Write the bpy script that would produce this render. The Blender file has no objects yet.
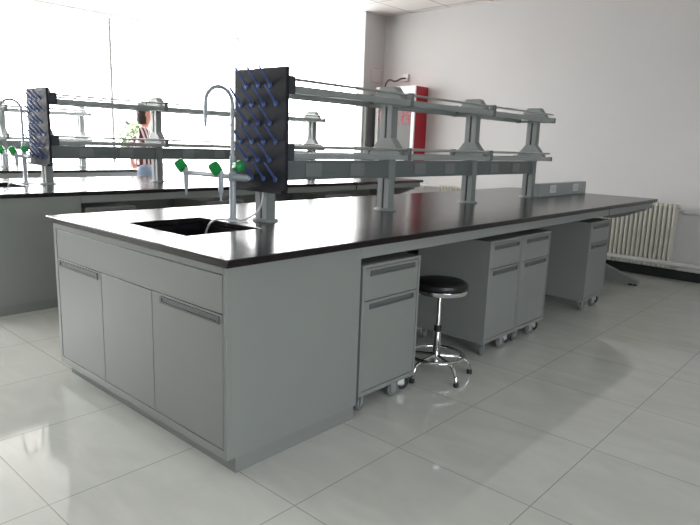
import bpy, bmesh, math, random
from mathutils import Vector, Matrix
random.seed(7)
C = bpy.context.scene.collection
PI = math.pi

# ------------------------------------------------------------------ materials
def new_mat(name):
    m = bpy.data.materials.new(name); m.use_nodes = True
    return m, m.node_tree.nodes, m.node_tree.links, m.node_tree.nodes['Principled BSDF']

def mat(name, col, rough=.5, metal=0., spec=.5, noise=0., nscale=8., coat=0., bump=0., bscale=200.):
    m, N, L, b = new_mat(name)
    b.inputs['Base Color'].default_value = (*col, 1)
    b.inputs['Roughness'].default_value = rough
    b.inputs['Metallic'].default_value = metal
    b.inputs['Specular IOR Level'].default_value = spec
    b.inputs['Coat Weight'].default_value = coat
    tc = N.new('ShaderNodeTexCoord')
    if noise:
        t = N.new('ShaderNodeTexNoise'); t.inputs['Scale'].default_value = nscale; t.inputs['Detail'].default_value = 4
        L.new(tc.outputs['Object'], t.inputs['Vector'])
        r = N.new('ShaderNodeValToRGB')
        r.color_ramp.elements[0].position = .3; r.color_ramp.elements[1].position = .7
        r.color_ramp.elements[0].color = (*[c*(1-noise) for c in col], 1)
        r.color_ramp.elements[1].color = (*[min(1, c*(1+noise)) for c in col], 1)
        L.new(t.outputs['Fac'], r.inputs['Fac']); L.new(r.outputs['Color'], b.inputs['Base Color'])
    if bump:
        t2 = N.new('ShaderNodeTexNoise'); t2.inputs['Scale'].default_value = bscale
        L.new(tc.outputs['Object'], t2.inputs['Vector'])
        bp = N.new('ShaderNodeBump'); bp.inputs['Strength'].default_value = bump; bp.inputs['Distance'].default_value = .002
        L.new(t2.outputs['Fac'], bp.inputs['Height']); L.new(bp.outputs['Normal'], b.inputs['Normal'])
    return m

M = {}
M['steel'] = mat('painted_grey_steel', (.238, .250, .238), .42, noise=.02, nscale=3)
M['apron'] = mat('grey_frame_steel', (.255, .266, .255), .45, noise=.02, nscale=3)
M['kick'] = mat('grey_kick_steel', (.22, .23, .22), .5, noise=.02)
M['resin'] = mat('black_epoxy_resin', (.013, .0095, .0105), .21, spec=.42, noise=.15, nscale=40, bump=.03, bscale=60)
M['sinkpp'] = mat('black_polypropylene', (.008, .008, .01), .35, noise=.1, nscale=20)
M['alu'] = mat('brushed_aluminium', (.55, .57, .57), .35, metal=.85, noise=.04, nscale=30)
M['alupaint'] = mat('grey_anodised_profile', (.37, .40, .40), .38, metal=.25, noise=.03, nscale=12)
M['post'] = mat('grey_powder_coat', (.25, .27, .265), .45, noise=.03, nscale=12)
M['rail'] = mat('dark_grey_socket_rail', (.15, .17, .17), .45, noise=.03, nscale=12)
M['socket'] = mat('grey_socket_plastic', (.22, .235, .235), .4, noise=.02)
M['whiteplastic'] = mat('white_plastic', (.74, .74, .76), .35, noise=.02)
M['pull'] = mat('dull_grey_aluminium_pull', (.13, .14, .14), .45, metal=.2, noise=.04, nscale=12)
M['mullion'] = mat('grey_aluminium_mullion', (.16, .16, .155), .5, noise=.03)
M['dark'] = mat('black_rubber', (.02, .02, .022), .55, noise=.1, nscale=30)
M['clampplastic'] = mat('dark_clamp_plastic', (.045, .05, .06), .45, noise=.05)
M['clampgrey'] = mat('grey_clamp_plastic', (.16, .175, .175), .4, noise=.05)
M['pegboard'] = mat('black_pegboard', (.02, .02, .028), .6, spec=.2, noise=.1, nscale=20)
M['peg'] = mat('blue_peg_plastic', (.055, .10, .30), .3, noise=.04)
M['pegbase'] = mat('pale_blue_peg_plastic', (.08, .15, .38), .3, noise=.04)
M['tap'] = mat('pale_grey_coated_brass', (.42, .46, .50), .28, noise=.02)
M['green'] = mat('green_knob_plastic', (.008, .30, .06), .32, noise=.06)
M['chrome'] = mat('polished_chrome', (.72, .73, .74), .08, metal=1., noise=.02)
M['vinyl'] = mat('black_vinyl', (.014, .014, .016), .38, noise=.1, nscale=30, bump=.08, bscale=300)
M['cream'] = mat('cream_radiator_enamel', (.62, .60, .53), .4, noise=.03)
M['pipe'] = mat('white_pipe_paint', (.60, .60, .58), .4, noise=.03)
M['wall'] = mat('white_wall_paint', (.66, .645, .642), .7, spec=.25, noise=.012, nscale=2, bump=.03, bscale=150)
M['wallgrey'] = mat('bounce_cut_wall_grey', (.22, .23, .22), .7, spec=.25, noise=.02, nscale=2)  # unseen walls toned dark to cut the light they bounce
M['base'] = mat('dark_skirting', (.02, .022, .022), .4, noise=.1)
M['red'] = mat('red_enamel', (.46, .016, .03), .4, noise=.05)
M['redtext'] = mat('red_lettering', (.42, .02, .045), .5, noise=.02)
M['whitepaint'] = mat('white_enamel', (.80, .80, .78), .35, noise=.02)
M['greypanel'] = mat('grey_panel_enamel', (.20, .20, .198), .6, spec=.12, noise=.03)
M['cable'] = mat('grey_cable_sheath', (.10, .085, .085), .5, noise=.05)
M['hose'] = mat('white_hose', (.72, .72, .74), .35, noise=.03)
M['winframe'] = mat('white_window_profile', (.82, .82, .84), .35, noise=.02)
M['pinkline'] = mat('faded_pink_print', (.60, .47, .46), .7, noise=.04)
M['paper'] = mat('white_notice_paper', (.71, .69, .685), .7, noise=.02)
M['skin'] = mat('skin', (.72, .36, .28), .5, noise=.05)
M['hair'] = mat('dark_brown_hair', (.03, .018, .016), .5, noise=.3, nscale=60)
M['trousers'] = mat('blue_grey_denim', (.20, .26, .36), .8, noise=.1, nscale=40)
M['shoe'] = mat('dark_shoe_leather', (.03, .025, .025), .4, noise=.1)
M['eye'] = mat('dark_eye', (.02, .015, .012), .3, noise=.05)
M['lip'] = mat('lip', (.52, .14, .13), .5, noise=.05)
M['leaf'] = mat('leaf_green', (.055, .085, .022), .6, noise=.25, nscale=6)
M['bark'] = mat('brown_bark', (.09, .065, .05), .8, noise=.3, nscale=20)

def stripes():
    m, N, L, b = new_mat('striped_cotton')
    tc = N.new('ShaderNodeTexCoord'); mp = N.new('ShaderNodeMapping')
    mp.inputs['Rotation'].default_value = (0, 0, math.radians(-48))
    L.new(tc.outputs['Object'], mp.inputs['Vector'])
    w = N.new('ShaderNodeTexWave'); w.wave_type = 'BANDS'; w.bands_direction = 'X'
    w.inputs['Scale'].default_value = 9; w.inputs['Distortion'].default_value = .6; w.inputs['Detail Scale'].default_value = 2
    L.new(mp.outputs['Vector'], w.inputs['Vector'])
    r = N.new('ShaderNodeValToRGB'); r.color_ramp.interpolation = 'EASE'
    r.color_ramp.elements[0].position = .42; r.color_ramp.elements[0].color = (.12, .03, .03, 1)
    r.color_ramp.elements[1].position = .58; r.color_ramp.elements[1].color = (.80, .70, .70, 1)
    L.new(w.outputs['Fac'], r.inputs['Fac']); L.new(r.outputs['Color'], b.inputs['Base Color'])
    b.inputs['Roughness'].default_value = .85
    return m
M['stripes'] = stripes()

def glass(name, tint, rmix=1.0):
    m, N, L, b = new_mat(name)
    N.remove(b); out = N['Material Output']
    t = N.new('ShaderNodeBsdfTransparent'); t.inputs['Color'].default_value = (*tint, 1)
    g = N.new('ShaderNodeBsdfGlossy'); g.inputs['Roughness'].default_value = .02
    f = N.new('ShaderNodeFresnel'); f.inputs['IOR'].default_value = 1.45
    mu = N.new('ShaderNodeMath'); mu.operation = 'MULTIPLY'; mu.inputs[1].default_value = rmix
    mx = N.new('ShaderNodeMixShader')
    ge = N.new('ShaderNodeNewGeometry'); iv = N.new('ShaderNodeMath'); iv.operation = 'SUBTRACT'; iv.inputs[0].default_value = 1.0
    L.new(ge.outputs['Backfacing'], iv.inputs[1])              # the far face of a pane lets light straight out
    mv = N.new('ShaderNodeMath'); mv.operation = 'MULTIPLY'; mv.inputs[1].default_value = rmix
    L.new(iv.outputs[0], mv.inputs[0]); L.new(mv.outputs[0], mu.inputs[1])
    L.new(f.outputs['Fac'], mu.inputs[0]); L.new(mu.outputs[0], mx.inputs['Fac'])
    L.new(t.outputs['BSDF'], mx.inputs[1]); L.new(g.outputs['BSDF'], mx.inputs[2]); L.new(mx.outputs['Shader'], out.inputs['Surface'])
    return m
M['glass'] = glass('clear_window_glass', (.96, .97, .97))
M['shelfglass'] = glass('clear_shelf_glass', (.95, .96, .955), .25)

def grid_node(N, L, vec, axis, off, period, width):
    s = N.new('ShaderNodeSeparateXYZ'); L.new(vec, s.inputs[0])
    a = N.new('ShaderNodeMath'); a.operation = 'SUBTRACT'; a.inputs[1].default_value = off - 100*period
    L.new(s.outputs[axis], a.inputs[0])
    d = N.new('ShaderNodeMath'); d.operation = 'MODULO'; d.inputs[1].default_value = period; L.new(a.outputs[0], d.inputs[0])
    c = N.new('ShaderNodeMath'); c.operation = 'SUBTRACT'; c.inputs[1].default_value = period/2; L.new(d.outputs[0], c.inputs[0])
    ab = N.new('ShaderNodeMath'); ab.operation = 'ABSOLUTE'; L.new(c.outputs[0], ab.inputs[0])
    g = N.new('ShaderNodeMath'); g.operation = 'GREATER_THAN'; g.inputs[1].default_value = period/2 - width/2; L.new(ab.outputs[0], g.inputs[0])
    return g.outputs[0]

def tiled(name, col, line, offx, offy, period, width, rough, spec, veins):
    m, N, L, b = new_mat(name)
    tc = N.new('ShaderNodeTexCoord'); v = tc.outputs['Object']
    gx = grid_node(N, L, v, 0, offx, period, width); gy = grid_node(N, L, v, 1, offy, period, width)
    mx = N.new('ShaderNodeMath'); mx.operation = 'MAXIMUM'; L.new(gx, mx.inputs[0]); L.new(gy, mx.inputs[1])
    n = N.new('ShaderNodeTexNoise'); n.inputs['Scale'].default_value = 3.; n.inputs['Detail'].default_value = 6; n.inputs['Distortion'].default_value = 1.2
    mp = N.new('ShaderNodeMapping'); mp.inputs['Scale'].default_value = (2.2, .8, 1); mp.inputs['Rotation'].default_value = (0, 0, .6)
    L.new(v, mp.inputs['Vector']); L.new(mp.outputs['Vector'], n.inputs['Vector'])
    r = N.new('ShaderNodeValToRGB'); e = r.color_ramp.elements
    e[0].position = .35; e[0].color = (*[c*(1-veins) for c in col], 1)
    e[1].position = .72; e[1].color = (*[min(1, c*(1+veins)) for c in col], 1)
    L.new(n.outputs['Fac'], r.inputs['Fac'])
    mc = N.new('ShaderNodeMix'); mc.data_type = 'RGBA'
    L.new(mx.outputs[0], mc.inputs['Factor']); L.new(r.outputs['Color'], mc.inputs['A']); mc.inputs['B'].default_value = (*line, 1)
    L.new(mc.outputs['Result'], b.inputs['Base Color'])
    b.inputs['Roughness'].default_value = rough; b.inputs['Specular IOR Level'].default_value = spec
    return m
M['floor'] = tiled('polished_floor_tile', (.635, .645, .605), (.36, .37, .35), .083, -.878, .6, .0045, .055, .5, .055)
M['ceil'] = tiled('suspended_ceiling_tile', (.88, .85, .84), (.56, .52, .50), 5.47, 2.87, .6, .022, .8, .2, .01)

# ------------------------------------------------------------------ mesh helpers
ORG = {}
class MB:
    def __init__(s): s.v = []; s.f = []; s.sm = []
    def add(s, vs, fs, smooth=False):
        o = len(s.v); s.v += [tuple(v) for v in vs]
        for f in fs: s.f.append([i+o for i in f]); s.sm.append(smooth)
        return s
    def box(s, x0, x1, y0, y1, z0, z1):
        x0, x1 = min(x0, x1), max(x0, x1); y0, y1 = min(y0, y1), max(y0, y1); z0, z1 = min(z0, z1), max(z0, z1)
        return s.add([(x0,y0,z0),(x1,y0,z0),(x1,y1,z0),(x0,y1,z0),(x0,y0,z1),(x1,y0,z1),(x1,y1,z1),(x0,y1,z1)],
              [[0,3,2,1],[4,5,6,7],[0,1,5,4],[1,2,6,5],[2,3,7,6],[3,0,4,7]])
    def prism(s, pts, axis, a, b):
        """extrude a 2-D outline (counter-clockwise) along axis between a and b"""
        def P(p, t):
            return {0: (t, p[0], p[1]), 1: (p[0], t, p[1]), 2: (p[0], p[1], t)}[axis]
        n = len(pts)
        vs = [P(p, a) for p in pts] + [P(p, b) for p in pts]
        fs = [[(i+1) % n, i, i+n, (i+1) % n+n] for i in range(n)] + [list(range(n)), list(range(2*n-1, n-1, -1))]
        return s.add(vs, fs)
    def tube(s, pts, r, n=12, cap=True, closed=False):
        pts = [Vector(p) for p in pts]; k = len(pts)
        rs = r if isinstance(r, (list, tuple)) else [r]*k
        vs = []; up = None
        for i, p in enumerate(pts):
            if closed: d = (pts[(i+1) % k]-pts[i-1]).normalized()
            else: d = (pts[min(i+1, k-1)]-pts[max(i-1, 0)]).normalized()
            if up is None: up = Vector((0,0,1)) if abs(d.z) < .9 else Vector((1,0,0))
            a = up - d*up.dot(d)
            if a.length < 1e-6: a = Vector((1,0,0)) - d*d.x
            a.normalize(); up = a; b = d.cross(a)
            for j in range(n):
                t = 2*PI*j/n; vs.append(p + (a*math.cos(t)+b*math.sin(t))*rs[i])
        fs = []
        for i in range(k if closed else k-1):
            i2 = (i+1) % k
            for j in range(n):
                j2 = (j+1) % n; fs.append([i*n+j, i*n+j2, i2*n+j2, i2*n+j])
        s.add(vs, fs, True)
        if cap and not closed:
            s.add(vs[:n], [list(range(n-1, -1, -1))]); s.add(vs[-n:], [list(range(n))])
        return s
    def lathe(s, c, prof, n=24, axis=Vector((0,0,1)), sx=1., sy=1.):
        c = Vector(c); axis = Vector(axis).normalized()
        q = Vector((0,0,1)).rotation_difference(axis)
        vs = []
        for r, z in prof:
            for j in range(n):
                t = 2*PI*j/n; vs.append(c + q @ Vector((r*sx*math.cos(t), r*sy*math.sin(t), z)))
        fs = []
        for i in range(len(prof)-1):
            for j in range(n):
                j2 = (j+1) % n; fs.append([i*n+j, i*n+j2, (i+1)*n+j2, (i+1)*n+j])
        fs.append(list(range(n-1, -1, -1))); fs.append([(len(prof)-1)*n+j for j in range(n)])
        return s.add(vs, fs, True)
    def build(s, name, m, parent=None, bevel=0., auto=True):
        o_ = ORG.get(parent, Vector((0,0,0))) if parent else Vector((0,0,0))
        me = bpy.data.meshes.new(name)
        me.from_pydata([tuple(Vector(v)-o_) for v in s.v], [], s.f); me.update()
        bm = bmesh.new(); bm.from_mesh(me); bmesh.ops.remove_doubles(bm, verts=bm.verts, dist=1e-6)
        bmesh.ops.recalc_face_normals(bm, faces=bm.faces)
        bm.to_mesh(me); bm.free()
        me.materials.append(m)
        o = bpy.data.objects.new(name, me); C.objects.link(o)
        for p in me.polygons: p.use_smooth = True
        try: me.set_sharp_from_angle(angle=math.radians(35))
        except Exception: pass
        if parent: o.parent = parent
        ORG[o] = o_
        if bevel:
            b = o.modifiers.new('edge', 'BEVEL'); b.width = bevel; b.segments = 2; b.limit_method = 'ANGLE'
        return o

def tag(o, label=None, cat=None, group=None, kind=None):
    if label: o['label'] = label
    if cat: o['category'] = cat
    if group: o['group'] = group
    if kind: o['kind'] = kind
    return o
def thing(name, loc, label, cat, group=None):
    o = bpy.data.objects.new(name, None); o.empty_display_size = .1; C.objects.link(o); o.location = loc
    ORG[o] = Vector(loc)
    return tag(o, label, cat, group)
def kids(o): return [c for c in bpy.data.objects if c.parent == o]
def copy_tree(o, parent=None):
    c = o.copy(); C.objects.link(c)
    if parent: c.parent = parent
    for ch in kids(o): copy_tree(ch, c)
    return c
def arc(c, r, a0, a1, n, u, v):
    c = Vector(c); u = Vector(u); v = Vector(v)
    return [c + u*r*math.cos(a0+(a1-a0)*i/n) + v*r*math.sin(a0+(a1-a0)*i/n) for i in range(n+1)]

# ------------------------------------------------------------------ setting
XL, XR, YN, YF, ZC = -7.0, 5.59, -6.0, 7.2, 3.0
T = .24
tag(MB().box(XL-T, XR+T, YN-T, YF+T, -.12, 0).build('floor', M['floor']), kind='structure')
tag(MB().box(XL-T, XR+T, YN-T, YF+T, ZC, ZC+.1).build('ceiling', M['ceil']), kind='structure')
SILL, HEAD = .84, 2.96
# wall with the radiators; window bay added past the column to whiten it
W2A, W2B = 4.06, 7.19
b = MB().box(XR, XR+T, YN, W2A, 0, ZC).box(XR, XR+T, W2A, W2B, 0, SILL).box(XR, XR+T, W2A, W2B, HEAD, ZC)
tag(b.build('wall_back', M['wall']), kind='structure')
tag(MB().box(5.17, XR, 3.92, 4.05, 0, ZC).build('wall_column', M['wall']), kind='structure')
W1A, W1B = -3.6, 5.57
b = MB().box(XL, W1A, YF, YF+T, 0, ZC).box(W1B, XR+T, YF, YF+T, 0, ZC).box(W1A, W1B, YF, YF+T, 0, SILL).box(W1A, W1B, YF, YF+T, HEAD, ZC)
tag(b.build('wall_left', M['wall']), kind='structure')
# walls on the camera side, never in view; one has a smaller window added for fill
W3A, W3B, W3H = -4.2, .2, 2.1
b = MB().box(XL-T, W3A, YN-T, YN, 0, ZC).box(W3B, XR+T, YN-T, YN, 0, ZC).box(W3A, W3B, YN-T, YN, 0, 1.0).box(W3A, W3B, YN-T, YN, W3H, ZC)
tag(b.build('wall_right', M['wallgrey']), kind='structure')
b = MB().box(XL-T, XL, YN, YF, 0, ZC)
tag(b.build('wall_front', M['wallgrey']), kind='structure')
tag(MB().box(XR-.014, XR, YN, 3.92, 0, .10).build('baseboard_back', M['base'], bevel=.003), kind='structure')

def window(name, axis, pos, a0, a1, z0, z1, mulls, d=.035):
    def bx(mb, p, q, za, zb, o0, o1):
        return mb.box(p, q, pos+o0, pos+o1, za, zb) if axis == 1 else mb.box(pos+o0, pos+o1, p, q, za, zb)
    w = .02
    f = MB(); bx(f, a0, a1, z0, z0+w, 0, d); bx(f, a0, a1, z1-w, z1, 0, d); bx(f, a0, a0+w, z0+w, z1-w, 0, d); bx(f, a1-w, a1, z0+w, z1-w, 0, d)
    fr = tag(f.build(name, M['winframe']), kind='structure')
    for m in mulls:
        g = MB(); bx(g, m-.016, m+.016, z0+w, z1-w, 0, d); g.build('mullion', M['mullion'], fr)
    ed = [a0+w] + list(mulls) + [a1-w]
    for p, q in zip(ed[:-1], ed[1:]):
        g = MB(); bx(g, p, q, z0+w, z1-w, d*.45, d*.6); g.build('pane', M['glass'], fr)
    return fr
window('window_1', 1, YF+.05, W1A, W1B, SILL, HEAD, [3.29, 1.0, -1.3])
window('fill_window', 1, YN-.12, W3A, W3B, 1.0, W3H, [-2.0])  # unseen window, added as a fill source behind the camera
window('whitening_window', 0, XR+.06, W2A, W2B, SILL, HEAD, [])  # added glazing that keeps the far end wall blown out

# ------------------------------------------------------------------ bench pieces
def handle_bar(parent, axis, a0, a1, z0, z1, face, out):
    """recessed pull: two lips, two ends and a back plate; face = coordinate of the front, out = outward sign"""
    h = MB(); f0, f1 = face, face+out*.007
    def bx(p, q, za, zb, g0, g1):
        if axis == 1: h.box(g0, g1, p, q, za, zb)
        else: h.box(p, q, g0, g1, za, zb)
    bx(a0, a1, z1-.005, z1, f0, f1); bx(a0, a1, z0, z0+.007, f0, f1)
    bx(a0, a0+.012, z0+.007, z1-.005, f0, f1); bx(a1-.012, a1, z0+.007, z1-.005, f0, f1)
    bx(a0+.012, a1-.012, z0+.007, z1-.005, f0, f0+out*.0015)
    return tag(h.build('handle', M['pull'], parent), 'dull metal recessed pull handle')

def sink_cabinet(dy, label, group=None):
    t = thing('sink_base_cabinet', (.40, .765+dy, 0), label, 'cabinet', group)
    y0, y1 = .03+dy, 1.49+dy
    b = MB()
    b.box(.04, .75, y0, y0+.018, .07, .818).box(.04, .75, y1-.018, y1, .07, .818)          # sides
    b.box(.732, .75, y0+.018, y1-.018, .07, .818).box(.04, .732, y0+.018, y1-.018, .07, .09)  # back, bottom
    b.build('carcass', M['steel'], t)
    f = MB()
    f.box(.02, .04, y0, y0+.02, .07, .818).box(.02, .04, y1-.028, y1, .07, .818)
    f.box(.02, .04, y0+.02, y1-.028, .789, .818).box(.02, .04, y0+.02, y1-.028, .07, .104)
    f.build('face_frame', M['steel'], t, bevel=.0015)
    MB().box(.0215, .039, y0+.0235, y1-.0315, .640, .7855).build('fascia_panel', M['steel'], t, bevel=.002)
    for a, c, hd in ((.0535, .541, (.072, .472)), (.545, .988, None), (.992, 1.4585, (1.02, 1.432))):
        d = MB().box(.0215, .039, a+dy, c+dy, .1075, .6365).build('door', M['steel'], t, bevel=.002)
        if hd: handle_bar(d, 1, hd[0]+dy, hd[1]+dy, .600, .629, .0215, -1)
    MB().box(.067, .745, .04+dy, 1.478+dy, 0, .07).build('kickboard', M['kick'], t)
    return t

def worktop(dy, x0, x1, hole, label, group=None):
    y0, y1 = dy, 1.53+dy
    b = MB()
    if hole:
        xs = [x0, .196, .61, x1]; ys = [y0, .548+dy, 1.06+dy, y1]
    else: xs = [x0, x1]; ys = [y0, y1]
    for i in range(len(xs)-1):
        for j in range(len(ys)-1):
            if hole and i == 1 and j == 1: continue
            b.add([(xs[i],ys[j],.85),(xs[i+1],ys[j],.85),(xs[i+1],ys[j+1],.85),(xs[i],ys[j+1],.85)], [[0,1,2,3]])
            b.add([(xs[i],ys[j],.82),(xs[i+1],ys[j],.82),(xs[i+1],ys[j+1],.82),(xs[i],ys[j+1],.82)], [[3,2,1,0]])
    def edge(p, q): b.add([(*p,.82),(*q,.82),(*q,.85),(*p,.85)], [[0,1,2,3]])
    for i in range(len(xs)-1): edge((xs[i],y0),(xs[i+1],y0)); edge((xs[i+1],y1),(xs[i],y1))
    for j in range(len(ys)-1): edge((x0,ys[j+1]),(x0,ys[j])); edge((x1,ys[j]),(x1,ys[j+1]))
    if hole:
        a, c, d, e = (xs[1],ys[1]), (xs[2],ys[1]), (xs[2],ys[2]), (xs[1],ys[2])
        edge(c, a); edge(d, c); edge(e, d); edge(a, e)
    o = b.build('worktop', M['resin'], bevel=.004)
    return tag(o, label, 'worktop', group)

def sink(dy, label, group=None):
    t = thing('sink', (.403, .809+dy, .819), label, 'sink', group)
    X0, X1, Y0, Y1, z0, z1 = .188, .618, .540+dy, 1.068+dy, .56, .8185
    w = .01
    b = MB().box(X0, X1, Y0, Y1, z0, z0+w).box(X0, X0+w, Y0, Y1, z0+w, z1).box(X1-w, X1, Y0, Y1, z0+w, z1)
    b.box(X0+w, X1-w, Y0, Y0+w, z0+w, z1).box(X0+w, X1-w, Y1-w, Y1, z0+w, z1)
    b.build('basin', M['sinkpp'], t)
    MB().lathe((.40, .81+dy, z0+w), [(.045, 0), (.045, .004), (.036, .006), (.034, .003), (.0, .003)], 24).build('drain', M['alu'], t)
    return t

def bench_frame(dy, x0, x1, legs, joint, label, group=None):
    t = thing('bench_frame', (legs[-1], .765+dy, 0), label, 'steel bench frame', group)
    for y in (.035, 1.465):
        segs = [(x0, joint-.012), (joint+.012, x1)] if joint else [(x0, x1)]
        for a, c in segs:
            MB().box(a, c, y+dy, y+.03+dy, .762, .819).build('apron_rail', M['apron'], t, bevel=.002)
        if joint:
            MB().box(joint-.0115, joint+.0115, y+.008+dy, y+.028+dy, .757, .819).build('rail_joint', M['dark'], t)
    MB().box(x1-.03, x1, .0655+dy, 1.4645+dy, .764, .819).build('end_rail', M['apron'], t, bevel=.002)
    MB().box(x0+.01, legs[-1]-.04, .757+dy, .773+dy, .06, .76).build('knee_light_blocker', M['steel'], t)  # added sheet that blocks the bright view through the knee space
    for x in legs:
        lg = MB()
        Y = lambda v: v+dy
        # foot: low at its tips, rising to the uprights
        lg.prism([(Y(.06), .018), (Y(1.47), .018), (Y(1.47), .05), (Y(1.08), .19), (Y(.45), .19), (Y(.06), .05)], 0, x-.035, x+.035)
        lg.box(x-.03, x+.03, Y(.60), Y(.93), .19, .66)
        arm = [(Y(.075), .735)] + [(Y(.075+.33*k/6), .735-.10*math.sin(PI/2*k/6)**1.3) for k in range(1, 7)]
        arm += [(Y(1.455-.33*k/6), .735-.10*math.sin(PI/2*k/6)**1.3) for k in range(6, 0, -1)] + [(Y(1.455), .735), (Y(1.455), .7605), (Y(.075), .7605)]
        lg.prism(arm, 0, x-.035, x+.035)
        lo = lg.build('leg', M['steel'], t, bevel=.003)
        for yy in (.085, .13, 1.40, 1.445):
            MB().lathe((x, Y(yy), 0), [(.017, 0), (.02, .006), (.02, .018)], 16).build('levelling_foot', M['dark'], lo)
    return t

def pedestal(name, x0, x1, y0, label, group=None, out=-1):
    """mobile pedestal; front at y0, body running to y0+.52"""
    t = thing(name, ((x0+x1)/2, y0+.26, 0), label, 'cabinet', group)
    b = MB(); ya, yb = y0, y0+.52
    z0, z1 = .086, .722
    b.box(x0, x1, ya+.02, yb, z0, z1)
    b.box(x0, x0+.016, ya, ya+.02, z0, z1).box(x1-.016, x1, ya, ya+.02, z0, z1)
    b.box(x0+.016, x1-.016, ya, ya+.02, z0, z0+.022).box(x0+.016, x1-.016, ya, ya+.02, z1-.014, z1)
    b.build('body', M['steel'], t, bevel=.0015)
    dr = MB().box(x0+.0185, x1-.0185, ya+.0012, ya+.0195, .553, z1-.0165).build('drawer', M['steel'], t, bevel=.0015)
    handle_bar(dr, 0, x0+.055, x1-.05, .668, .694, ya+.0012, -1)
    do = MB().box(x0+.0185, x1-.0185, ya+.0012, ya+.0195, z0+.025, .5495).build('door', M['steel'], t, bevel=.0015)
    handle_bar(do, 0, x0+.055, x1-.05, .510, .536, ya+.0012, -1)
    for cx, cy, sw in ((x0+.045, ya+.035, 1.25), (x1-.15, ya+.035, 1.75), (x1-.045, ya+.06, 2.2), (x0+.045, yb-.05, .9), (x1-.045, yb-.05, -.9)):
        black = sw == 2.2
        k = MB(); d = Vector((math.sin(sw), math.cos(sw), 0)); s = Vector((d.y, -d.x, 0))
        k.box(cx-.025, cx+.025, cy-.025, cy+.025, .081, .0858)
        k.lathe((cx, cy, .072), [(.016, 0), (.018, .009)], 16)
        for sg in (-1, 1):
            p = Vector((cx, cy, 0))+s*sg*.0145
            q = [p-d*.014, p+d*.02]
            k.add([(q[0]+s*sg*.003+Vector((0,0,.03))), (q[1]+s*sg*.003+Vector((0,0,.03))), (q[1]+s*sg*.003+Vector((0,0,.074))), (q[0]+s*sg*.003+Vector((0,0,.074))),
                   (q[0]+Vector((0,0,.03))), (q[1]+Vector((0,0,.03))), (q[1]+Vector((0,0,.074))), (q[0]+Vector((0,0,.074)))],
                  [[0,1,2,3],[7,6,5,4],[0,4,5,1],[1,5,6,2],[2,6,7,3],[3,7,4,0]])
        ko = k.build('caster', M['alu'], t)
        wc = Vector((cx, cy, .038))+d*.008
        MB().lathe(wc-s*.0115, [(.024, 0), (.035, .001), (.038, .005), (.038, .018), (.035, .022), (.024, .023)], 24, axis=s).build('wheel', M['dark' if black else 'clampgrey'], ko)
        MB().lathe(wc-s*.0125, [(.0, 0), (.016, 0), (.018, .001), (.018, .024), (.016, .025), (.0, .025)], 18, axis=s).build('hub', M['post' if black else 'alupaint'], ko)
    return t

def shelving(dy, posts, x0, x1, socks, label, group=None, ends=True):
    t = thing('reagent_shelf', (posts[0], .765+dy, .85), label, 'shelf', group)
    Y = lambda v: v+dy
    for x in posts:
        p = MB()
        p.box(x-.03, x+.03, Y(.718), Y(.758), .862, 1.53).box(x-.03, x+.03, Y(.772), Y(.812), .862, 1.53)
        po = p.build('post', M['post'], t, bevel=.003)
        MB().lathe((x, Y(.765), .85), [(.08, 0), (.08, .007), (.072, .013), (.05, .014)], 28, sx=.8, sy=.95).build('base_flange', M['post'], po)
        MB().box(x-.024, x+.024, Y(.7582), Y(.7718), .863, 1.53).build('slot_insert', M['dark'], po)
        for zb, zt, wb, wt in ((1.200, 1.308, .125, .046), (1.528, 1.62, .125, .055)):
            MB().prism([(Y(.765-wb), zb), (Y(.765+wb), zb), (Y(.765+wb), zb+.012), (Y(.765+wt), zt), (Y(.765-wt), zt), (Y(.765-wb), zb+.012)], 0, x-.032, x+.032).build('shelf_bracket', M['post'], t, bevel=.003)
    for zs, eh, rh in ((1.177, .030, .061), (1.499, .036, .066)):
        for yn in (.590, .912):
            r = MB()
            r.prism([(Y(yn), zs), (Y(yn+.028), zs), (Y(yn+.028), zs+eh), (Y(yn), zs+eh)], 0, x0+.04, x1)
            r.build('shelf_edge', M['alupaint'], t, bevel=.004)
            for a, c in zip([x0+.04]+posts[1:], posts[1:-1]+[x1-.02] if len(posts) > 1 else [x1-.02]):
                MB().tube([(a+.004, Y(yn+.014), zs+rh), (c-.004, Y(yn+.014), zs+rh)], .0075, 10).build('guard_rod', M['alu'], t)
            for xx in posts[1:-1]:
                MB().box(xx-.016, xx+.016, Y(yn-.006), Y(yn+.034), zs-.004, zs+rh+.012).build('rod_clamp', M['clampgrey'], t, bevel=.004)
            MB().box(x1-.022, x1+.004, Y(yn-.003), Y(yn+.031), zs-.003, zs+eh+.004).build('edge_cap', M['clampgrey'], t, bevel=.003)
            MB().box(x0, x0+.058, Y(yn-.004), Y(yn+.034), zs-.008, zs+rh+.014).build('end_clamp', M['clampplastic'], t, bevel=.004)
        MB().box(x0+.06, x1-.01, Y(.6185), Y(.9115), zs+.016, zs+.021).build('glass_shelf', M['shelfglass'], t)
        for x in posts:
            MB().box(x-.028, x+.028, Y(.6185), Y(.9115), zs-.002, zs+.0155).build('shelf_arm', M['post'], t)
    for a, c in zip(posts[:-1], posts[1:]):
        r = MB().box(a+.0305, c-.0305, Y(.733), Y(.797), 1.060, 1.166)
        ro = r.build('socket_rail', M['rail'], t, bevel=.003)
        for q in socks:
            xx = a + q
            for yo, sg in ((.733, -1), (.797, 1)):
                s_ = MB().box(xx-.062, xx+.062, Y(yo), Y(yo+sg*.006), 1.077, 1.150).build('socket', M['socket'], ro, bevel=.002)
    return t

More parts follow.
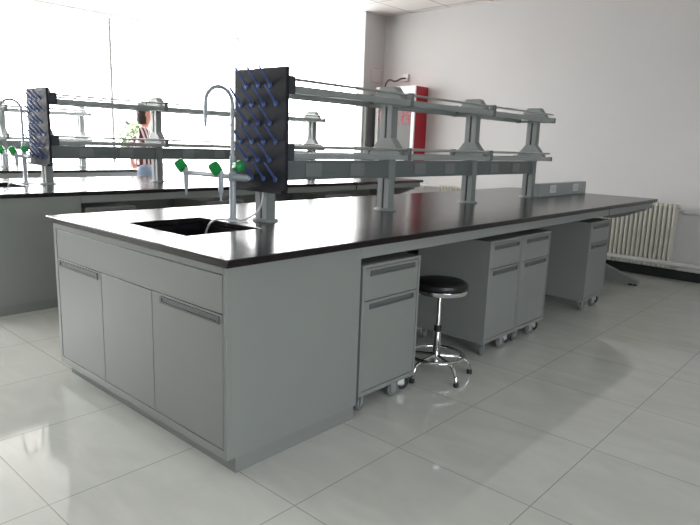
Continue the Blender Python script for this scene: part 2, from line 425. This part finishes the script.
def drying_rack(dy, label, group=None):
    t = thing('pegboard_drying_rack', (.74, .735+dy, 1.016), label, 'drying rack', group)
    Y = lambda v: v+dy
    b = MB().box(.752, .772, Y(.54), Y(.944), 1.018, 1.614).box(.772, .7845, Y(.66), Y(.83), 1.10, 1.50)
    b.build('board', M['pegboard'], t, bevel=.006)
    MB().prism([(.73, 1.008), (.772, 1.008), (.772, 1.0175), (.752, 1.0175), (.736, 1.026), (.73, 1.026)], 1, Y(.545), Y(.94)).build('drip_channel', M['pegboard'], t)
    three, four = (.658, .748, .840), (.614, .705, .797, .889)
    rows = [(1.530, three), (1.440, four), (1.348, three), (1.257, four), (1.166, three), (1.075, four)]
    pm = bm_ = None
    for z, ys in rows:
        for y in ys:
            p = Vector((.752, Y(y), z)); d = Vector((-.66, 0, .75)).normalized()
            if pm is None:
                m = MB().tube([p+d*.004, p+d*.02, p+d*.105, p+d*.112], [.0075, .0062, .0048, .0025], 10)
                po = m.build('peg', M['peg'], t); pm = po; p_ref = p
                bo = MB().lathe(p, [(.0135, 0), (.0135, .003), (.010, .007), (.0075, .008)], 16, axis=Vector((-1,0,0))).build('peg_socket', M['pegbase'], po); bm_ = bo
            else:
                po = pm.copy(); C.objects.link(po); po.parent = t; po.location = p-p_ref
                bo = bm_.copy(); C.objects.link(bo); bo.parent = po
    h = [(.76, .72, 1.007), (.76, .72, .975), (.757, .728, .94), (.752, .745, .905), (.738, .77, .882), (.733, .80, .866), (.722, .805, .858), (.69, .795, .858), (.62, .775, .858), (.575, .79, .868), (.555, .84, .868), (.552, .89, .84), (.558, .93, .79), (.565, .95, .73)]
    h = [Vector((a, Y(b), c)) for a, b, c in h]
    pts = []
    for i in range(len(h)-1):
        for k in range(4): pts.append(h[i].lerp(h[i+1], k/4))
    pts.append(h[-1])
    for _ in range(3): pts = [pts[0]] + [(pts[i-1]+pts[i]*2+pts[i+1])/4 for i in range(1, len(pts)-1)] + [pts[-1]]
    tag(MB().tube(pts, .005, 10).build('drain_hose', M['hose'], t), 'thin white drain hose')
    return t

def faucet(dy, label, group=None):
    x, y = .68, .865
    y += dy
    t = thing('laboratory_faucet', (x, y, .85), label, 'faucet', group)
    MB().lathe((x, y, .85), [(.03, 0), (.03, .006), (.02, .014), (.0165, .02), (.0165, .20), (.021, .205), (.021, .245), (.0165, .25), (.0145, .30), (.0165, .302), (.0165, .33), (.011, .333)], 24).build('column', M['tap'], t)
    R = .080; zc = 1.437
    pts = [Vector((x, y, 1.18)), Vector((x, y, 1.30)), Vector((x, y, zc))] + arc((x-R, y, zc), R, 0, PI, 20, (1,0,0), (0,0,1))[1:] + [Vector((x-2*R, y, zc-.06)), Vector((x-2*R-.003, y, zc-.075))]
    MB().tube(pts, .0095, 14).build('gooseneck', M['tap'], t)
    MB().lathe((x-2*R-.002, y, zc-.118), [(.005, 0), (.006, .018), (.0085, .02), (.0085, .05)], 14).build('nozzle', M['tap'], t)
    zb = 1.075
    MB().tube([(x, y+.375, zb), (x, y+.02, zb)], [.0125, .0125], 16).tube([(x, y-.02, zb), (x, y-.11, zb), (x, y-.135, zb)], [.02, .018, .010], 16).build('cross_bar', M['tap'], t)
    def valve(p, d, kd):
        p = Vector(p); d = Vector(d).normalized(); kd = Vector(kd).normalized()
        v = MB().tube([p, p+d*.05], .012, 14)
        e = p+d*.05
        v.lathe(e+Vector((0,0,-.125)), [(.005, 0), (.0075, .04), (.0125, .045), (.0145, .14), (.012, .155)], 16)
        v.tube([e, e+kd*.03], .011, 14)
        vo = v.build('outlet_valve', M['tap'], t)
        kn = MB()
        q = Vector((0,0,1)).rotation_difference(kd); n = 24
        prof = [(.018, .014), (.026, .022), (.029, .055), (.027, .076), (.016, .082)]
        vs = []
        for r, z in prof:
            for j in range(n):
                a = 2*PI*j/n; rr = r*(1+.09*math.cos(6*a)); vs.append(e + q @ Vector((rr*math.cos(a), rr*math.sin(a), z)))
        fs = [[i*n+j, i*n+(j+1) % n, (i+1)*n+(j+1) % n, (i+1)*n+j] for i in range(len(prof)-1) for j in range(n)]
        fs += [list(range(n-1,-1,-1)), [(len(prof)-1)*n+j for j in range(n)]]
        kn.add(vs, fs, True); kn.build('knob', M['green'], vo)
    valve((x, y+.355, zb), (-.3, .9, 0), (-.25, .55, .75))
    valve((x, y+.02, zb), (-1, .35, 0), (-.3, .5, .8))
    kv = MB().tube([(x, y-.01, 1.128), (x-.01, y-.05, 1.13)], .011, 14).build('outlet_valve', M['tap'], t)
    q0 = Vector((x-.01, y-.045, 1.13)); kd = Vector((-.35, -.93, .08)).normalized(); q = Vector((0,0,1)).rotation_difference(kd); n = 24
    prof = [(.016, 0), (.026, .006), (.0285, .04), (.026, .06), (.015, .066)]; vs = []
    for r, z in prof:
        for j in range(n):
            a = 2*PI*j/n; rr = r*(1+.09*math.cos(6*a)); vs.append(q0 + q @ Vector((rr*math.cos(a), rr*math.sin(a), z)))
    fs = [[i*n+j, i*n+(j+1) % n, (i+1)*n+(j+1) % n, (i+1)*n+j] for i in range(len(prof)-1) for j in range(n)]
    fs += [list(range(n-1,-1,-1)), [(len(prof)-1)*n+j for j in range(n)]]
    MB().add(vs, fs, True).build('knob', M['green'], kv)
    return t

POSTS = [.815, 1.82, 2.83, 3.84]
SOCK = (.315, .68)
# ---- nearest bench
sink_cabinet(0, 'grey steel sink cabinet with three doors under the near end of the front bench', 'sink cabinets')
worktop(0, 0, 5.0, True, 'long black resin worktop of the front bench with a sink cut into its near end', 'black worktops of the lab benches')
sink(0, 'black sink basin sunk into the near end of the front worktop', 'sinks in the bench ends')
bench_frame(0, .757, 4.98, [4.925], 3.835, 'grey steel frame with rails and splayed feet carrying the front black worktop', 'steel frames of the lab benches')
pedestal('mobile_pedestal', .79, 1.235, .05, 'grey mobile pedestal right beside the sink cabinet, left of the stool', 'mobile pedestals under the benches')
pedestal('mobile_pedestal', 1.943, 2.356, .05, 'grey mobile pedestal just right of the stool, left one of the adjoining pair', 'mobile pedestals under the benches')
pedestal('mobile_pedestal', 2.362, 2.775, .05, 'grey mobile pedestal right one of the adjoining pair under the front bench', 'mobile pedestals under the benches')
pedestal('mobile_pedestal', 3.51, 3.93, .05, 'grey mobile pedestal farthest along the front bench, nearest the cream radiator', 'mobile pedestals under the benches')
shelving(0, POSTS, .795, 3.88, SOCK, 'grey two-tier shelf with posts and socket rail along the middle of the front worktop', 'two-tier shelves on the benches')
drying_rack(0, 'large black pegboard with blue pegs on the near end of the front shelf', 'pegboard drying racks')
faucet(0, 'pale grey gooseneck laboratory tap with green knobs beside the front sink', 'gooseneck laboratory taps')
# ---- second bench
D = 2.765
sink_cabinet(D, 'grey sink cabinet at far left under the second bench, showing its plain end panel', 'sink cabinets')
worktop(D, 0, 5.065, True, 'black worktop of the second bench, behind the front bench', 'black worktops of the lab benches')
sink(D, 'dark sink in the second worktop at the left edge of the photo', 'sinks in the bench ends')
bench_frame(D, .757, 5.045, [4.95], 3.84, 'grey steel frame under the second worktop behind the front bench', 'steel frames of the lab benches')
pedestal('mobile_pedestal', .79, 1.20, .05+D, 'grey mobile pedestal under the second bench, next to its sink cabinet', 'mobile pedestals under the benches')
pedestal('mobile_pedestal', 1.865, 2.29, .05+D, 'grey mobile pedestal under the second bench, seen behind the tap', 'mobile pedestals under the benches')
pedestal('mobile_pedestal', 3.365, 3.78, .05+D, 'grey mobile pedestal under the second bench, seen below the front socket rail', 'mobile pedestals under the benches')
shelving(D, POSTS, .795, 3.88, SOCK, 'grey two-tier shelf on the second bench, behind the front shelf', 'two-tier shelves on the benches')
drying_rack(D, 'smaller-looking black pegboard with blue pegs on the second bench at left', 'pegboard drying racks')
faucet(D, 'gooseneck tap with green knobs on the second bench at the left edge', 'gooseneck laboratory taps')
# ---- third bench, by the windows
D3 = 5.53
worktop(D3, -1.2, 2.86, False, 'pale washed-out worktop of the third bench by the windows', 'black worktops of the lab benches')
bench_frame(D3, -1.18, 2.84, [-.9, 2.5], None, 'grey frame of the third bench standing by the windows', 'steel frames of the lab benches')
shelving(D3, [.42, 1.42, 2.36], .36, 2.42, SOCK, 'washed-out grey shelf on the third bench against the bright windows', 'two-tier shelves on the benches')

# power upstand at the far end of the front worktop
t = thing('power_upstand', (4.46, .74, .85), 'long low grey socket box on the far end of the front worktop', 'socket box')
MB().box(3.925, 4.985, .69, .79, .85, .97).build('housing', M['alupaint'], t, bevel=.003)
for a in (4.19, 4.715):
    s = MB().box(a-.065, a+.065, .684, .69, .882, .955).build('socket', M['whiteplastic'], t, bevel=.002)
    MB().box(a-.03, a+.03, .682, .684, .90, .937).build('socket_insert', M['paper'], s)

# ------------------------------------------------------------------ stool
cx, cy = 1.508, .10
t = thing('lab_stool', (cx, cy, 0), 'round black-topped chrome stool with foot ring beside the front bench', 'stool')
MB().lathe((cx, cy, .507), [(.138, 0), (.147, .004), (.150, .014), (.146, .028), (.128, .038), (.07, .043), (.0, .044)], 40).build('seat', M['vinyl'], t)
MB().lathe((cx, cy, .478), [(.10, 0), (.147, .002), (.152, .01), (.152, .026), (.147, .029)], 40).build('seat_rim', M['chrome'], t)
MB().lathe((cx, cy, .27), [(.0125, 0), (.0125, .198), (.05, .208)], 20).build('gas_column', M['chrome'], t)
MB().lathe((cx, cy, .255), [(.021, 0), (.021, .03), (.016, .034)], 20).build('column_collar', M['dark'], t)
MB().lathe((cx, cy, .07), [(.026, 0), (.026, .05), (.021, .06), (.021, .185)], 20).build('lower_column', M['chrome'], t)
MB().tube([(cx+.152*math.cos(2*PI*i/40), cy+.152*math.sin(2*PI*i/40), .115) for i in range(40)], .0115, 12, closed=True).build('foot_ring', M['chrome'], t)
for k in range(5):
    a = math.radians(-112+72*k); u = Vector((math.cos(a), math.sin(a), 0))
    prof = [(.0, .115), (.06, .108), (.115, .104), (.15, .098), (.178, .08), (.195, .05), (.202, .022)]
    lg = MB().tube([Vector((cx, cy, 0))+u*r+Vector((0,0,z)) for r, z in prof], [.014, .0135, .0125, .012, .0115, .011, .0105], 12).build('leg', M['chrome'], t)
    MB().lathe(Vector((cx, cy, 0))+u*.202, [(.0145, 0), (.0155, .008), (.0135, .026), (.009, .028)], 14).build('rubber_foot', M['dark'], lg)
MB().tube([(cx+.02, cy-.02, .472), (cx+.10, cy-.05, .467), (cx+.115, cy-.056, .46)], .005, 10).build('height_lever', M['dark'], t)

# ------------------------------------------------------------------ radiators and pipes
def radiator(x, y0, n, z0, z1, pitch, label):
    t = thing('radiator', (x, y0+n*pitch/2, z0), label, 'radiator', 'cream radiators on the back wall')
    first = None
    for k in range(n):
        y = y0 + (k+.5)*pitch
        if first is None:
            s = MB()
            for xx in (x-.03, x+.03):
                s.tube([(xx, y, z0+.02), (xx, y, z0+.05), (xx, y, z1-.05), (xx, y, z1-.02)], [.012, .0165, .0165, .012], 12)
            for zz in (z0+.03, z1-.03):
                s.lathe((x-.052, y, zz), [(.012, 0), (.021, .012), (.021, .092), (.012, .104)], 12, axis=Vector((1,0,0)))
            first = s.build('radiator_section', M['cream'], t); fy = y
        else:
            o = first.copy(); C.objects.link(o); o.parent = t; o.location = Vector((0, y-fy, 0))
    for zz in (z0+.03, z1-.03):
        MB().tube([(x, y0-.012, zz), (x, y0+n*pitch+.012, zz)], .017, 14).build('header_pipe', M['cream'], t)
    return t
radiator(5.49, -.07, 23, .115, .785, .0447, 'cream column radiator on the back wall at right, behind the bench end')
radiator(5.49, 2.44, 8, .135, .785, .0447, 'cream radiator on the back wall seen in the gap above the front worktop')
def pipe(name, pts, r, label, clips):
    t = thing(name, pts[0], label, 'pipe', 'heating pipes on the back wall')
    MB().tube(pts, r, 14).build('tube', M['pipe'], t)
    for p in clips:
        MB().box(p[0], XR-.001, p[1]-.012, p[1]+.012, p[2]-.012, p[2]+.012).build('pipe_clip', M['pipe'], t)
    return t
pipe('heating_pipe', [(5.535, YN+.03, .70), (5.535, -.12, .70)], .022, 'white heating pipe along the back wall, level with the radiator top', [(5.556, -1.2, .70), (5.556, -3.2, .70)])
pipe('heating_pipe', [(5.405, YN+.03, .185), (5.405, 1.6, .185)], .023, 'thick white pipe running low in front of the right radiator', [(5.43, -.45, .185), (5.43, -2.4, .185)])
pipe('heating_pipe', [(5.53, YN+.03, .125), (5.53, -.12, .125)], .02, 'thin white pipe low on the back wall right of the radiator', [(5.548, -1.0, .125), (5.548, -3.0, .125)])
t = pipe('heating_pipe', [(5.49, 2.815, .755), (5.49, 3.2, .755), (5.49, 3.26, .74), (5.49, 3.88, .735)], .02, 'cream pipe with valve beside the radiator in the gap above the worktop', [(5.505, 3.5, .735)])
MB().lathe((5.49, 3.05, .70), [(.02, 0), (.03, .01), (.03, .03), (.02, .035), (.02, .06)], 16).build('valve', M['cream'], t)
pipe('heating_pipe', [(5.49, 2.815, .165), (5.49, 3.88, .165)], .02, 'cream return pipe low on the back wall behind the benches', [(5.505, 3.5, .165)])

# ------------------------------------------------------------------ fire hydrant cabinet
t = thing('fire_hydrant_cabinet', (5.45, 3.47, 1.02), 'red fire hydrant cabinet with white-framed door on the back wall near the column', 'fire cabinet')
ya, yb, za, zb_ = 3.14, 3.80, 1.02, 2.03
b = MB().box(5.33, XR-.001, ya, ya+.02, za, zb_).box(5.33, XR-.001, yb-.02, yb, za, zb_).box(5.33, XR-.001, ya+.02, yb-.02, za, za+.02).box(5.33, XR-.001, ya+.02, yb-.02, zb_-.02, zb_).box(XR-.02, XR-.001, ya+.02, yb-.02, za+.02, zb_-.02)
b.build('box', M['red'], t, bevel=.003)
f = MB().box(5.305, 5.3295, ya, ya+.05, za, zb_).box(5.305, 5.3295, yb-.05, yb, za, zb_).box(5.305, 5.3295, ya+.05, yb-.05, za, za+.08).box(5.305, 5.3295, ya+.05, yb-.05, zb_-.10, zb_)
fo = f.build('door_frame', M['whitepaint'], t, bevel=.002)
MB().box(5.315, 5.325, ya+.051, yb-.051, za+.081, zb_-.101).build('door_panel', M['greypanel'], fo)
cu = bpy.data.curves.new('lettering', 'FONT'); cu.body = '\u6d88\u706b\u6813'; cu.size = .215; cu.extrude = .0012; cu.align_x = 'CENTER'; cu.align_y = 'CENTER'
cu.materials.append(M['redtext'])
o = bpy.data.objects.new('lettering', cu); C.objects.link(o)
bpy.context.view_layer.update()
me = bpy.data.meshes.new_from_object(o.evaluated_get(bpy.context.evaluated_depsgraph_get())); bpy.data.objects.remove(o)
me.materials.clear(); me.materials.append(M['redtext'])
o = bpy.data.objects.new('lettering', me); C.objects.link(o); o.parent = t
o.rotation_euler = (PI/2, 0, -PI/2); o.location = Vector((5.3125, 3.485, 1.62))-ORG[t]
tag(o, 'red characters on the door')

# socket with a cable above it
t = thing('cable_outlet', (XR-.02, 3.51, 2.17), 'small wall outlet with a drooping grey cable above the fire cabinet', 'outlet')
MB().box(XR-.03, XR-.001, 3.465, 3.555, 2.125, 2.215).build('plate', M['whiteplastic'], t, bevel=.004)
pts = [Vector(p) for p in ((5.558, 3.51, 2.16), (5.50, 3.515, 2.155), (5.46, 3.53, 2.14), (5.44, 3.56, 2.115), (5.43, 3.60, 2.11), (5.43, 3.65, 2.135), (5.435, 3.70, 2.135), (5.44, 3.745, 2.10), (5.445, 3.76, 2.06), (5.445, 3.76, 2.036))]
pp = []
for i in range(len(pts)-1):
    for k in range(3): pp.append(pts[i].lerp(pts[i+1], k/3))
pp.append(pts[-1])
for _ in range(2): pp = [pp[0]] + [(pp[i-1]+pp[i]*2+pp[i+1])/4 for i in range(1, len(pp)-1)] + [pp[-1]]
MB().tube(pp, .012, 10).build('cable', M['cable'], t)

t = thing('electrical_cabinet', (5.32, 3.87, 1.05), 'flat grey metal electrical cabinet on the column left of the fire cabinet', 'electrical cabinet')
MB().box(5.185, 5.455, 3.86, 3.919, 1.05, 1.92).build('body', M['greypanel'], t, bevel=.003)
d = MB().box(5.195, 5.43, 3.852, 3.8595, 1.06, 1.91).build('door', M['greypanel'], t, bevel=.002)
MB().box(5.405, 5.42, 3.842, 3.8515, 1.50, 1.60).build('handle', M['rail'], d, bevel=.002)
MB().box(5.4305, 5.455, 3.852, 3.8595, 1.05, 1.92).build('edge_strip', M['whitepaint'], t)

t = thing('wall_notice', (5.43, 3.917, 2.10), 'faint pale notice with pinkish border on the column beside the corner', 'notice')
MB().box(5.32, 5.53, 3.9165, 3.9195, 2.10, 2.32).build('sheet', M['paper'], t)
MB().box(5.32, 5.53, 3.9155, 3.9163, 2.10, 2.115).box(5.35, 5.51, 3.9155, 3.9163, 2.295, 2.305).box(5.32, 5.327, 3.9155, 3.9163, 2.115, 2.28).box(5.523, 5.53, 3.9155, 3.9163, 2.115, 2.28).build('printed_border', M['pinkline'], t)

# ------------------------------------------------------------------ person by the third bench
def skin_obj(name, verts, edges, m, parent, subdiv=2):
    o_ = ORG[parent]
    me = bpy.data.meshes.new(name); me.from_pydata([tuple(Vector(v[0])) for v in verts], edges, [])
    me.materials.append(m)
    o = bpy.data.objects.new(name, me); C.objects.link(o); o.parent = parent; ORG[o] = o_
    sk = o.modifiers.new('skin', 'SKIN'); sk.use_smooth_shade = True
    for i, v in enumerate(verts):
        r = v[1]; me.skin_vertices[0].data[i].radius = r if isinstance(r, tuple) else (r, r)
    me.skin_vertices[0].data[0].use_root = True
    s = o.modifiers.new('sub', 'SUBSURF'); s.levels = subdiv; s.render_levels = subdiv
    return o
def chain(V, E, start, pts):
    i = start
    for p, r in pts:
        V.append((p, r)); E.append((i, len(V)-1)); i = len(V)-1
    return i

per = thing('person', (2.605, 5.125, 0.0), 'standing person with dark hair in a maroon and white striped top by the windows', 'person')
per.rotation_euler = (0, 0, math.radians(-30)); per.scale = (.965, .965, .965)
# local frame: faces +x, left side +y
V = [((0, 0, .90), (.09, .115))]; E = []
sp = chain(V, E, 0, [((.005, 0, 1.03), (.085, .115)), ((.0, 0, 1.18), (.095, .13)), ((-.01, 0, 1.33), (.085, .12))])
nk = chain(V, E, sp, [((.0, 0, 1.42), (.055, .055)), ((.012, 0, 1.475), (.052, .052))])
hd = chain(V, E, nk, [((.03, 0, 1.535), (.078, .068)), ((.022, 0, 1.61), (.092, .076)), ((.015, 0, 1.675), (.06, .055))])
legs_end = {}
for s in (-1, 1):
    hp = chain(V, E, 0, [((0, s*.08, .82), .075), ((.01, s*.09, .66), .066), ((.012, s*.09, .47), .052), ((-.005, s*.09, .30), .05), ((-.015, s*.09, .09), .034), ((.03, s*.092, .045), .035), ((.12, s*.10, .03), .028)])
def arm(s, elbow, wrist, palm, fdir, spread):
    a = chain(V, E, sp, [((-.01, s*.17, 1.365), .05), (elbow, .038), (wrist, .026)])
    p = chain(V, E, a, [(palm, (.034, .018))])
    f = Vector(fdir).normalized(); sd = Vector(spread).normalized(); nrm = f.cross(sd)
    P0 = Vector(palm)
    for k, ln in zip((-1.5, -.5, .5, 1.5), (.058, .068, .063, .048)):
        b0 = P0+sd*k*.017+f*.035
        chain(V, E, p, [(tuple(b0), .0095), (tuple(b0+f*ln*.5+nrm*.006), .0085), (tuple(b0+f*ln*.9+nrm*.022), .007)])
    tb = P0-sd*.03+f*.0
    chain(V, E, a, [(tuple(tb), .011), (tuple(tb-sd*.014+f*.03), .009), (tuple(tb-sd*.016+f*.052+nrm*.006), .0075)])
arm(1, (-.20, .24, 1.17), (-.165, .20, 1.03), (-.15, .19, .975), (.3, -.1, -.9), (.9, .1, .3))
arm(-1, (.0, -.25, 1.12), (.125, -.11, 1.215), (.145, -.055, 1.245), (.15, .9, .3), (.3, -.3, .9))
bo = skin_obj('body', V, E, M['skin'], per, 2)
# clothes follow the same skeleton, a little wider
V = [((0, 0, .90), (.132, .162))]; E = []
sp2 = chain(V, E, 0, [((.005, 0, 1.03), (.105, .135)), ((.0, 0, 1.18), (.115, .150)), ((-.01, 0, 1.33), (.100, .140))])
chain(V, E, sp2, [((-.002, 0, 1.405), (.07, .075))])
chain(V, E, sp2, [((-.01, .175, 1.37), .064), ((-.20, .24, 1.17), .052), ((-.178, .215, 1.07), .043)])
chain(V, E, sp2, [((-.01, -.175, 1.37), .064), ((.0, -.25, 1.12), .052), ((.095, -.145, 1.192), .043)])
tag(skin_obj('shirt', V, E, M['stripes'], per, 2), 'maroon and white striped long-sleeved top')
V = [((0, 0, 1.0), (.115, .145))]; E = []
chain(V, E, 0, [((0, 0, .88), (.125, .155))])
for s in (-1, 1):
    chain(V, E, 1, [((0, s*.088, .80), .115), ((.01, s*.092, .66), .092), ((.012, s*.092, .47), .068), ((-.005, s*.092, .30), .064), ((-.012, s*.092, .11), .058)])
tag(skin_obj('trousers', V, E, M['trousers'], per, 2), 'blue-grey trousers')
# hair: a cap over the skull that falls to the nape
n, cap = 28, MB(); vs = []; fs = []
prof = [(0, .112), (.045, .104), (.075, .078), (.093, .035), (.096, -.01), (.093, -.06), (.088, -.11), (.078, -.15), (.05, -.16)]
for r_, z_ in prof:
    for k in range(n):
        a = 2*PI*k/n; fx = math.cos(a)
        cut = max(0., fx-.25)*1.25 if z_ < .05 else 0.
        vs.append((-.004+r_*1.05*fx - cut*.085, r_*.88*math.sin(a), 1.615+z_ + (cut*.05 if z_ < .0 else 0)))
for i_ in range(len(prof)-1):
    for k in range(n): fs.append([i_*n+k, i_*n+(k+1) % n, (i_+1)*n+(k+1) % n, (i_+1)*n+k])
o0 = ORG[per]; ORG[per] = Vector((0,0,0))
cap.add(vs, fs, True).build('hair', M['hair'], per)
for s in (-1, 1):
    MB().lathe((.106, s*.032, 1.595), [(.004, 0), (.010, .003), (.010, .006), (.004, .009)], 12, axis=Vector((1,0,0))).build('eye', M['eye'], per)
    MB().lathe((.025, s*.075, 1.575), [(.008, 0), (.022, .005), (.024, .012), (.012, .016)], 14, axis=Vector((0,s,0)), sx=.8, sy=1.2).build('ear', M['skin'], per)
    MB().tube([(-.05, s*.095, .012), (.0, s*.095, .03), (.09, s*.10, .03), (.165, s*.10, .018)], [.012, .046, .044, .018], 14).build('shoe', M['shoe'], per)
MB().tube([(.105, 0, 1.60), (.122, 0, 1.575), (.132, 0, 1.558), (.112, 0, 1.548)], [.006, .010, .013, .008], 12).build('nose', M['skin'], per)
MB().tube([(.098, -.024, 1.518), (.110, 0, 1.52), (.098, .024, 1.518)], [.004, .008, .004], 10).build('mouth', M['lip'], per)
ORG[per] = o0

# ------------------------------------------------------------------ tree outside the window
t = thing('garden_tree', (5.55, 10.6, -.6), 'pale green sunlit tree outside the window', 'tree')
MB().tube([(5.55, 10.6, -.6), (5.57, 10.62, .3), (5.53, 10.6, 1.0), (5.55, 10.6, 1.5)], [.09, .075, .06, .02], 12).build('trunk', M['bark'], t)
lf = MB()
for i in range(900):
    a = random.uniform(0, 2*PI); r = .42*random.random()**.5; z = random.uniform(-.42, .36)
    r *= math.sqrt(max(.05, 1-(z/.45)**2))
    c = Vector((5.55+r*math.cos(a), 10.6+r*math.sin(a), 1.22+z))
    u = Vector((random.uniform(-1,1), random.uniform(-1,1), random.uniform(-.6,.6))).normalized(); w = u.orthogonal().normalized()
    l = random.uniform(.06, .10)
    n = u.cross(w)*.004
    lf.add([c-u*l, c+w*l*.42+n, c+u*l, c-w*l*.42-n], [[0,1,2],[0,2,3]])
lf.build('leaves', M['leaf'], t)

# ------------------------------------------------------------------ daylight
w = bpy.data.worlds.new('overcast_sky'); bpy.context.scene.world = w; w.use_nodes = True
N, L = w.node_tree.nodes, w.node_tree.links
# overcast sky: bright ground window-side, bluish over dark ground opposite, invented to steer light
bg = N['Background']; bg.inputs['Strength'].default_value = 1.0
tc = N.new('ShaderNodeTexCoord'); sx = N.new('ShaderNodeSeparateXYZ'); L.new(tc.outputs['Generated'], sx.inputs[0])
def ramp(stops):
    r = N.new('ShaderNodeValToRGB'); e = r.color_ramp.elements
    while len(e) < len(stops): e.new(.5)
    for k, (p, c) in enumerate(stops): e[k].position = p; e[k].color = (*c, 1)
    return r
h = N.new('ShaderNodeMath'); h.operation = 'MULTIPLY_ADD'; h.inputs[1].default_value = .5; h.inputs[2].default_value = .5
L.new(sx.outputs['Z'], h.inputs[0])
def sky(ground, horizon, zenith, k):
    r = ramp([(.30, [c/k for c in ground]), (.48, [c/k for c in ground]), (.515, [c/k for c in horizon]), (.85, [c/k for c in zenith])])
    L.new(h.outputs[0], r.inputs['Fac'])
    m = N.new('ShaderNodeVectorMath'); m.operation = 'SCALE'; m.inputs['Scale'].default_value = k
    L.new(r.outputs['Color'], m.inputs[0]); return m.outputs['Vector']
A = sky((12, 11.5, 11.2), (15.5, 15.1, 15.), (18., 18., 18.4), 30.)
B = sky((.8, .85, .8), (14., 14.6, 15.4), (32., 33., 35.), 40.)
side = N.new('ShaderNodeMapRange'); side.inputs['From Min'].default_value = -.25; side.inputs['From Max'].default_value = .05
L.new(sx.outputs['Y'], side.inputs['Value'])
mxs = N.new('ShaderNodeMix'); mxs.data_type = 'VECTOR'
L.new(side.outputs['Result'], mxs.inputs['Factor']); L.new(B, mxs.inputs[4]); L.new(A, mxs.inputs[5]); L.new(mxs.outputs[1], bg.inputs['Color'])
def portal(name, loc, rot, sx, sy):
    l = bpy.data.lights.new(name, 'AREA'); l.shape = 'RECTANGLE'; l.size = sx; l.size_y = sy
    o = bpy.data.objects.new(name, l); C.objects.link(o); o.location = loc; o.rotation_euler = rot
    l.cycles.is_portal = True
    return o
portal('daylight_portal', ((W1A+W1B)/2, YF+.12, (SILL+HEAD)/2), (-PI/2, 0, 0), W1B-W1A, HEAD-SILL)
portal('daylight_portal', (XR+.13, (W2A+W2B)/2, (SILL+HEAD)/2), (PI/2, 0, PI/2), W2B-W2A, HEAD-SILL)

portal('daylight_portal', ((W3A+W3B)/2, YN-.16, (1.0+W3H)/2), (PI/2, 0, 0), W3B-W3A, W3H-1.0)

# ------------------------------------------------------------------ camera
cd = bpy.data.cameras.new('camera'); cam = bpy.data.objects.new('camera', cd); C.objects.link(cam)
cd.sensor_fit = 'HORIZONTAL'; cd.sensor_width = 36; cd.lens = 36*605.60/700; cd.clip_start = .05
yaw, pitch, roll = .729800, -.193132, .0349273
cy_, sy_, cp, sp_ = math.cos(yaw), math.sin(yaw), math.cos(pitch), math.sin(pitch)
f = Vector((cy_*cp, sy_*cp, sp_)); r = Vector((sy_, -cy_, 0)); u = r.cross(f)
r2 = r*math.cos(roll)+u*math.sin(roll); u2 = u*math.cos(roll)-r*math.sin(roll)
mw = Matrix((r2, u2, -f)).transposed().to_4x4(); mw.translation = (-1.24985, -1.69290, 1.26189)
cam.matrix_world = mw
sc = bpy.context.scene; sc.camera = cam
sc.view_settings.view_transform = 'Standard'; sc.view_settings.look = 'None'; sc.view_settings.gamma = 1
sc.view_settings.use_curve_mapping = False; sc.view_settings.exposure = 0.0
sc.cycles.use_denoising = True
sc.cycles.max_bounces = 10; sc.cycles.diffuse_bounces = 6; sc.cycles.glossy_bounces = 5; sc.cycles.transparent_max_bounces = 16
sc.cycles.sample_clamp_indirect = 8
